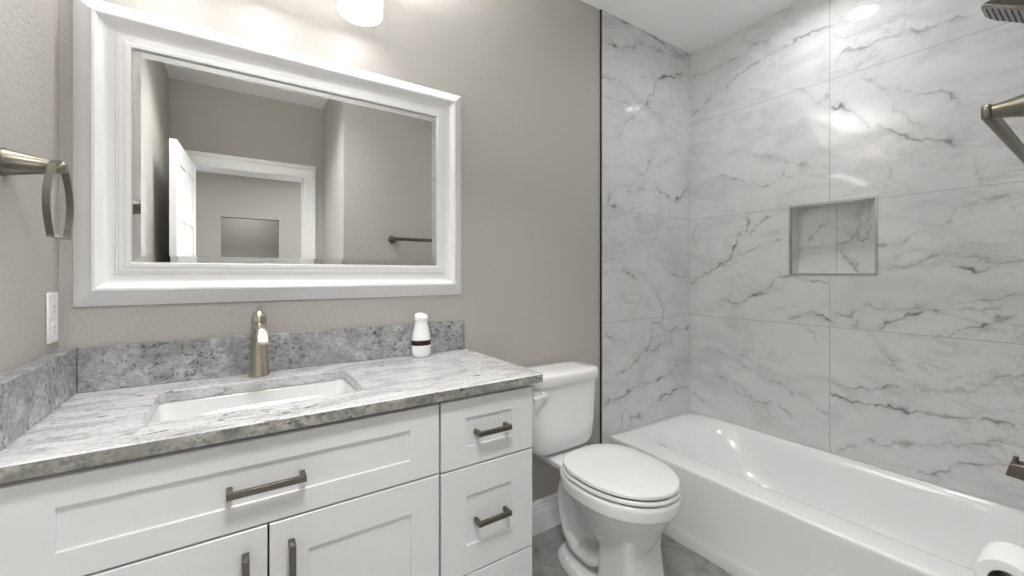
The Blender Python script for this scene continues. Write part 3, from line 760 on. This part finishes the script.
# outlet
ol = thing('wall_outlet', 'white electrical outlet plate on the left wall above the side splash', 'outlet', (XL, 1.522, 1.127))
MB().box(XL + 0.0003, XL + 0.006, 1.487, 1.557, 1.064, 1.192).build('cover_plate', 'plastic', ol, bevel=0.003)
for dz in (-0.026, 0.026):
    o = MB().box(XL + 0.003, XL + 0.0072, 1.505, 1.539, 1.127 + dz - 0.0165, 1.127 + dz + 0.0165).build('socket', 'plastic', ol, bevel=0.002)
    q = MB()
    for yy, hh in ((1.514, 0.004), (1.528, 0.0048)): q.box(XL + 0.0066, XL + 0.0074, yy, yy + 0.0016, 1.127 + dz - hh + 0.003, 1.127 + dz + hh + 0.003)
    q.box(XL + 0.0066, XL + 0.0074, 1.5195, 1.5245, 1.127 + dz - 0.011, 1.127 + dz - 0.007)
    q.build('slots', 'slot', o)

# ------------------------------------------------------------------ toilet
TX = 1.256
toi = thing('toilet', 'white two-piece toilet with closed lid between the vanity and the bathtub', 'toilet', (TX, 1.22, 0))
q = MB(); H = 0.022
q.loft([egg(TX, 1.00, 1.20, 1.10, 0.085, 0.19), egg(TX, 0.962, 1.23, 1.10, 0.108, 0.245), egg(TX, 0.936, 1.27, 1.11, 0.136, 0.295), egg(TX, 0.914, 1.31, 1.11, 0.159, 0.340), egg(TX, 0.900, 1.33, 1.115, 0.171, 0.372),
        egg(TX, 0.893, 1.34, 1.12, 0.176, 0.382), egg(TX, 0.878, 1.36, 1.12, 0.190, 0.386), egg(TX, 0.875, 1.36, 1.12, 0.192, 0.394), egg(TX, 0.875, 1.36, 1.12, 0.192, 0.432), egg(TX, 0.882, 1.355, 1.12, 0.186, 0.441)])
# deck carrying the tank
q.loft([rrect(TX - 0.085, TX + 0.085, 1.27, 1.50, 0.05, 0.386), rrect(TX - 0.118, TX + 0.118, 1.26, 1.545, 0.05, 0.412), rrect(TX - 0.122, TX + 0.122, 1.25, 1.552, 0.05, 0.434), rrect(TX - 0.117, TX + 0.117, 1.25, 1.548, 0.05, 0.441)])
# front column
q.loft([rrect(TX - 0.110, TX + 0.110, 0.958, 1.15, 0.024, 0.0005), rrect(TX - 0.107, TX + 0.107, 0.962, 1.145, 0.024, 0.03), rrect(TX - 0.100, TX + 0.100, 0.972, 1.14, 0.024, 0.12), rrect(TX - 0.097, TX + 0.097, 0.982, 1.14, 0.024, 0.21), rrect(TX - 0.10, TX + 0.10, 0.975, 1.15, 0.03, 0.28)])
# trapway
q.tube([(TX, 1.14, 0.27), (TX, 1.24, 0.335), (TX, 1.32, 0.360), (TX, 1.378, 0.335), (TX, 1.398, 0.265), (TX, 1.388, 0.19), (TX, 1.350, 0.125), (TX, 1.285, 0.090), (TX, 1.20, 0.095), (TX, 1.12, 0.13)],
       [0.034, 0.036, 0.035, 0.033, 0.031, 0.031, 0.034, 0.038, 0.040, 0.036], 20, 2.35, True, (0, 0, 1))
# narrow web inside the trapway loop, foot
q.loft([rrect(TX - 0.012, TX + 0.012, 1.12, 1.36, 0.01, 0.02), rrect(TX - 0.012, TX + 0.012, 1.12, 1.36, 0.01, 0.36)])
q.loft([sellipse(TX, 1.205, 0.124, 0.218, 0.0005, 2.6), sellipse(TX, 1.205, 0.122, 0.216, 0.024, 2.6), sellipse(TX, 1.205, 0.106, 0.198, 0.045, 2.6)])
bowl = q.build('bowl', 'porcelain', toi, smooth=True, angle=180)
md = bowl.modifiers.new('fuse', 'REMESH'); md.mode = 'VOXEL'; md.voxel_size = 0.005; md.use_smooth_shade = True
md = bowl.modifiers.new('soft', 'SMOOTH'); md.factor = 0.5; md.iterations = 4
L = dict(yf=0.876, yb=1.330, yc=1.125)
def slab(z0, z1, hw, grow=0.0, dome=0.0, eb=2.9):
    q = MB(); E = lambda d, z: egg(TX, L['yf'] - grow + d, L['yb'] + grow - d, L['yc'], hw + grow - d, z, eb, 64)
    e = min(0.006, (z1 - z0) / 2.2)
    rr = [E(0.004, z0), E(0, z0 + 0.003), E(0, z1 - e), E(e * 0.3, z1 - e * 0.3), E(e, z1)]
    for k in (0.25, 0.5, 0.75, 0.93):
        s_ = 1 - k
        rr.append([Vector((TX + (p.x - TX) * s_, L['yc'] + (p.y - L['yc']) * s_, z1 + dome * (1 - s_ * s_))) for p in E(e, z1)])
    q.loft(rr); return q
slab(0.4470, 0.4615, 0.190, 0.0, 0).build('seat', 'seatplastic', toi, smooth=True, angle=50)
slab(0.4675, 0.4840, 0.189, -0.002, 0.003).build('lid', 'seatplastic', toi, smooth=True, angle=50)
for s_ in (-1, 1):
    q = MB(); q.tube([(TX + s_ * 0.055, 1.342, 0.439), (TX + s_ * 0.055, 1.342, 0.463)], 0.014, 16); q.tube([(TX + s_ * 0.055 - 0.022, 1.332, 0.468), (TX + s_ * 0.055 + 0.022, 1.332, 0.468)], 0.009, 12)
    q.build('hinge', 'seatplastic', toi, smooth=True)
# added dark pad between lid, seat and rim: gap shade put in as colour
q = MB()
q.loft([egg(TX, 0.887, 1.315, 1.125, 0.178, 0.439), egg(TX, 0.887, 1.315, 1.125, 0.178, 0.4680)]); q.build('gap_shade_pad', 'rubber', toi)['label'] = 'added dark pad for the shade in the seat gaps'
TYc, ty = 1.46, 0.096
q = MB()
KX = 1.231
T = lambda hw, hy, z, e=5.0: sellipse(KX, TYc + (0.096 - hy), hw, hy, z, e, 72)
q.loft([T(0.112, 0.060, 0.4440), T(0.146, 0.078, 0.4515), T(0.163, 0.086, 0.466), T(0.171, 0.090, 0.492), T(0.176, 0.093, 0.58), T(0.182, 0.096, 0.757)])
q.build('tank', 'porcelain', toi, smooth=True, angle=50)
q = MB(); T2 = lambda hw, hy, z: sellipse(KX, TYc - 0.004, hw, hy, z, 5.0, 72)
q.loft([T2(0.187, 0.099, 0.7575), T2(0.192, 0.104, 0.761), T2(0.193, 0.105, 0.792), T2(0.190, 0.102, 0.803), T2(0.182, 0.094, 0.809), T2(0.12, 0.05, 0.8115)])
q.build('tank_lid', 'porcelain', toi, smooth=True, angle=60)
q = MB().lathe([(0, 0), (0.016, 0), (0.016, 0.008), (0.011, 0.012), (0, 0.012)], (1.087, 1.372, 0.727), (0, -1, 0))
q.tube([(1.087, 1.352, 0.727), (1.070, 1.350, 0.728), (1.045, 1.349, 0.727), (1.015, 1.350, 0.723)], [0.008, 0.009, 0.009, 0.011], 14, 0.6)
q.build('flush_lever', 'seatplastic', toi, smooth=True)
for s_ in (-1, 1):
    MB().lathe([(0, 0.0), (0.016, 0.0), (0.0155, 0.012), (0.010, 0.020), (0, 0.022)], (TX + s_ * 0.092, 1.315, 0.036)).build('bolt_cap', 'seatplastic', toi, smooth=True)
# water supply
wsup = thing('water_supply_valve', 'small dark water supply hose and valve under the toilet tank', 'valve', (1.08, YB, 0.2))
MB().lathe([(0, 0.0005), (0.024, 0.0005), (0.022, 0.006), (0.008, 0.008), (0.008, 0.045), (0, 0.045)], (1.08, YB, 0.20), (0, -1, 0)).build('stop_valve', 'chrome', wsup, smooth=True)
MB().tube([(1.08, 1.545, 0.205), (1.078, 1.540, 0.25), (1.075, 1.535, 0.31), (1.078, 1.530, 0.37), (1.085, 1.52, 0.428)], 0.0055, 10).build('hose', 'rubber', wsup, smooth=True)

# ------------------------------------------------------------------ bathtub
BX0, BX1, BY0, BY1, BZ = 1.703, XR - 0.0015, YF + 0.0015, YT - 0.0015, 0.357
tub = thing('bathtub', 'white alcove bathtub against the marble tile', 'bathtub', ((BX0 + BX1) / 2, 0.8, 0))
def tring(x0, x1, y0, y1, r, z): return rrect(x0, x1, y0, y1, r, z, 10)
q = MB(); o_ = 0.012
q.loft([tring(BX0, BX1, BY0, BY1, 0.003, 0.0005), tring(BX0, BX1, BY0, BY1, 0.003, 0.048), tring(BX0 + 0.003, BX1, BY0, BY1, 0.003, 0.056), tring(BX0 + 0.008, BX1, BY0, BY1, 0.003, 0.074), tring(BX0 + 0.006, BX1, BY0, BY1, 0.003, 0.20), tring(BX0 + 0.002, BX1, BY0, BY1, 0.003, BZ - 0.03),
        tring(BX0, BX1, BY0, BY1, 0.003, BZ - 0.012), tring(BX0 + 0.0015, BX1 - 0.0005, BY0 + 0.0005, BY1 - 0.0005, 0.004, BZ - 0.005), tring(BX0 + 0.005, BX1 - 0.001, BY0 + 0.001, BY1 - 0.001, 0.005, BZ - 0.001), tring(BX0 + 0.010, BX1 - 0.002, BY0 + 0.002, BY1 - 0.002, 0.005, BZ),
        tring(BX0 + 0.112, BX1 - 0.016, BY0 + 0.060, BY1 - 0.036, 0.19, BZ), tring(BX0 + 0.120, BX1 - 0.0195, BY0 + 0.066, BY1 - 0.048, 0.195, BZ - 0.001), tring(BX0 + 0.1275, BX1 - 0.024, BY0 + 0.072, BY1 - 0.064, 0.20, BZ - 0.004), tring(BX0 + 0.134, BX1 - 0.029, BY0 + 0.078, BY1 - 0.084, 0.205, BZ - 0.009), tring(BX0 + 0.139, BX1 - 0.035, BY0 + 0.084, BY1 - 0.106, 0.21, BZ - 0.017), tring(BX0 + 0.143, BX1 - 0.041, BY0 + 0.090, BY1 - 0.130, 0.215, BZ - 0.029), tring(BX0 + 0.146, BX1 - 0.047, BY0 + 0.095, BY1 - 0.155, 0.22, BZ - 0.046),
        tring(BX0 + 0.151, BX1 - 0.056, BY0 + 0.102, BY1 - 0.19, 0.225, BZ - 0.080), tring(BX0 + 0.157, BX1 - 0.066, BY0 + 0.109, BY1 - 0.225, 0.23, BZ - 0.13), tring(BX0 + 0.164, BX1 - 0.077, BY0 + 0.116, BY1 - 0.265, 0.235, BZ - 0.19), tring(BX0 + 0.176, BX1 - 0.096, BY0 + 0.128, BY1 - 0.33, 0.23, BZ - 0.258),
        tring(BX0 + 0.205, BX1 - 0.135, BY0 + 0.165, BY1 - 0.40, 0.19, BZ - 0.291), tring(BX0 + 0.265, BX1 - 0.20, BY0 + 0.25, BY1 - 0.50, 0.10, BZ - 0.300)])
q.build('tub_shell', 'enamel', tub, smooth=True, angle=75)
MB().lathe([(0, 0.0), (0.028, 0.0), (0.028, 0.003), (0.02, 0.005), (0, 0.004)], (2.07, YF + 0.33, BZ - 0.300)).build('drain', 'chrome', tub, smooth=True)
MB().lathe([(0, 0.0), (0.036, 0.0), (0.036, 0.004), (0.028, 0.012), (0, 0.013)], (2.07, YF + 0.107, BZ - 0.11), (0, 1, 0)).build('overflow_plate', 'chrome', tub, smooth=True)

# tub spout
sp = thing('tub_spout', 'dark nickel tub spout with diverter knob over the near end of the bathtub', 'spout', (2.06, YF, 0.59))
q = MB(); rings = []
def rsec(y, zc, hw, hh, r):
    return [Vector((2.06 + p.x, y, zc + p.y)) for p in rrect(-hw, hw, -hh, hh, r, 0, 5)]
for y, zc, hw, hh, sl in ((0.0005, 0.616, 0.037, 0.034, 0), (0.008, 0.616, 0.037, 0.034, 0), (0.012, 0.616, 0.031, 0.030, 0), (0.09, 0.617, 0.030, 0.026, 0), (0.160, 0.620, 0.029, 0.0215, 0.10), (0.1675, 0.620, 0.028, 0.0205, 0.22), (0.168, 0.620, 0.022, 0.016, 0.22)):
    sec = rsec(YF + y, zc, hw, hh, 0.005)
    for p in sec: p.y -= (p.z - zc) * sl
    rings.append(sec)
q.loft(rings); q.build('spout_body', 'pewter', sp, smooth=True)
MB().lathe([(0, 0.0), (0.0065, 0.0), (0.0065, 0.021), (0.005, 0.0225), (0, 0.0225)], (2.05, YF + 0.152, 0.640), n=20).build('diverter_knob', 'pewter', sp, smooth=True)

# shower head
hx = 2.07
shw = thing('shower_head', 'dark nickel shower head with spray nozzles, high up over the tub end', 'shower head', (hx, YF, 2.16))
MB().lathe([(0, 0.0005), (0.032, 0.0005), (0.032, 0.004), (0.016, 0.010), (0, 0.010)], (hx, YF, 2.16), (0, 1, 0)).build('flange', 'pewter', shw, smooth=True)
MB().tube([(hx, YF + 0.006, 2.16), (hx, YF + 0.05, 2.168), (hx, YF + 0.085, 2.16), (hx, YF + 0.115, 2.14)], 0.010, 14).build('arm', 'pewter', shw, smooth=True)
th_ = math.radians(33)
ax = Vector((0, math.sin(th_), -math.cos(th_))); o0 = Vector((hx, YF + 0.110, 2.134))
a_ = Vector((1, 0, 0)); c_ = Vector((0, math.cos(th_), math.sin(th_)))
def head_ring(h, half, r): return [o0 + ax * h + a_ * (p.x * 0.82) + c_ * p.y for p in rrect(-half, half, -half, half, r, 0, 6)]
q = MB().loft([head_ring(0, 0.011, 0.010), head_ring(0.018, 0.018, 0.016), head_ring(0.028, 0.022, 0.018), head_ring(0.040, 0.048, 0.03), head_ring(0.062, 0.075, 0.034), head_ring(0.068, 0.080, 0.036), head_ring(0.078, 0.083, 0.036), head_ring(0.084, 0.081, 0.034)])
q.build('head_body', 'pewter', shw, smooth=True)
q = MB().loft([head_ring(0.0841, 0.076, 0.030), head_ring(0.0865, 0.074, 0.028)])
plate = q.build('spray_plate', 'spray', shw, smooth=True)
q = MB()
for i in range(9):
    for j in range(9):
        if (i in (0, 8)) and (j in (0, 8)): continue
        pos = o0 + ax * 0.0864 + a_ * ((i - 4) * 0.0132) + c_ * ((j - 4) * 0.0160)
        q.lathe([(0, 0), (0.0036, 0), (0.0026, 0.0022), (0, 0.0022)], pos, ax, 8)
no = q.build('nozzles', 'rubber', plate); no['kind'] = 'stuff'

# ------------------------------------------------------------------ towel bar on the front wall
bz, bY, b0, b1 = 1.492, 0.124, 0.972, 1.580
tb = thing('towel_bar', 'dark nickel towel bar on the wall facing the toilet, above the paper roll', 'towel bar', ((b0 + b1) / 2, YF, bz))
MB().box(b0, b1, bY - 0.007, bY + 0.005, bz - 0.0125, bz + 0.0125).build('bar', 'pewter', tb, bevel=0.005, seg=3)
for x, s_ in ((b0, 1), (b1, -1)):
    MB().lathe([(0, 0.0005), (0.0285, 0.0005), (0.029, 0.003), (0.026, 0.006), (0.0125, 0.060), (0.0112, 0.0725), (0, 0.0728)], (x + s_ * 0.0118, YF, bz), (0, 1, 0)).build('post', 'pewter', tb, smooth=True)

# paper holder and roll
px, pY, pz = 1.31, 0.138, 0.6215
ph = thing('paper_holder', 'dark nickel single-post toilet paper holder below the towel bar', 'paper holder', (px + 0.13, YF, pz))
MB().lathe([(0, 0.0005), (0.0285, 0.0005), (0.029, 0.003), (0.026, 0.006), (0.0135, 0.078), (0.0125, 0.092), (0.008, 0.10), (0, 0.102)], (px + 0.125, YF, pz), (0, 1, 0)).build('post', 'pewter', ph, smooth=True)
MB().tube([(px + 0.125, pY, pz + 0.0), (px + 0.06, pY, pz), (px + 0.022, pY, pz), (px + 0.016, pY, pz)], [0.007, 0.007, 0.007, 0.005], 14).build('arm', 'pewter', ph, smooth=True)
rc = pz - 0.0180
rl = thing('toilet_paper_roll', 'white toilet paper roll on the dark nickel holder beside the tub', 'toilet paper', (px + 0.05, pY, rc))
MB().lathe([(0.0268, 0.0), (0.0455, 0.0), (0.0465, 0.001), (0.0465, 0.101), (0.0455, 0.102), (0.0268, 0.102)], (px, pY, rc), (1, 0, 0), 56, True).build('paper', 'paper', rl, smooth=True)
q = MB(); n = 40
rr = []
for r, h in ((0.0255, 0.0005), (0.0264, 0.0005), (0.0264, 0.1015), (0.0255, 0.1015)):
    rr.append([Vector((px + h, pY + r * math.cos(2 * PI * k / n), rc + r * math.sin(2 * PI * k / n))) for k in range(n)])
q.loft(rr, loop=True); q.build('cardboard_core', 'cardboard', rl, smooth=True)
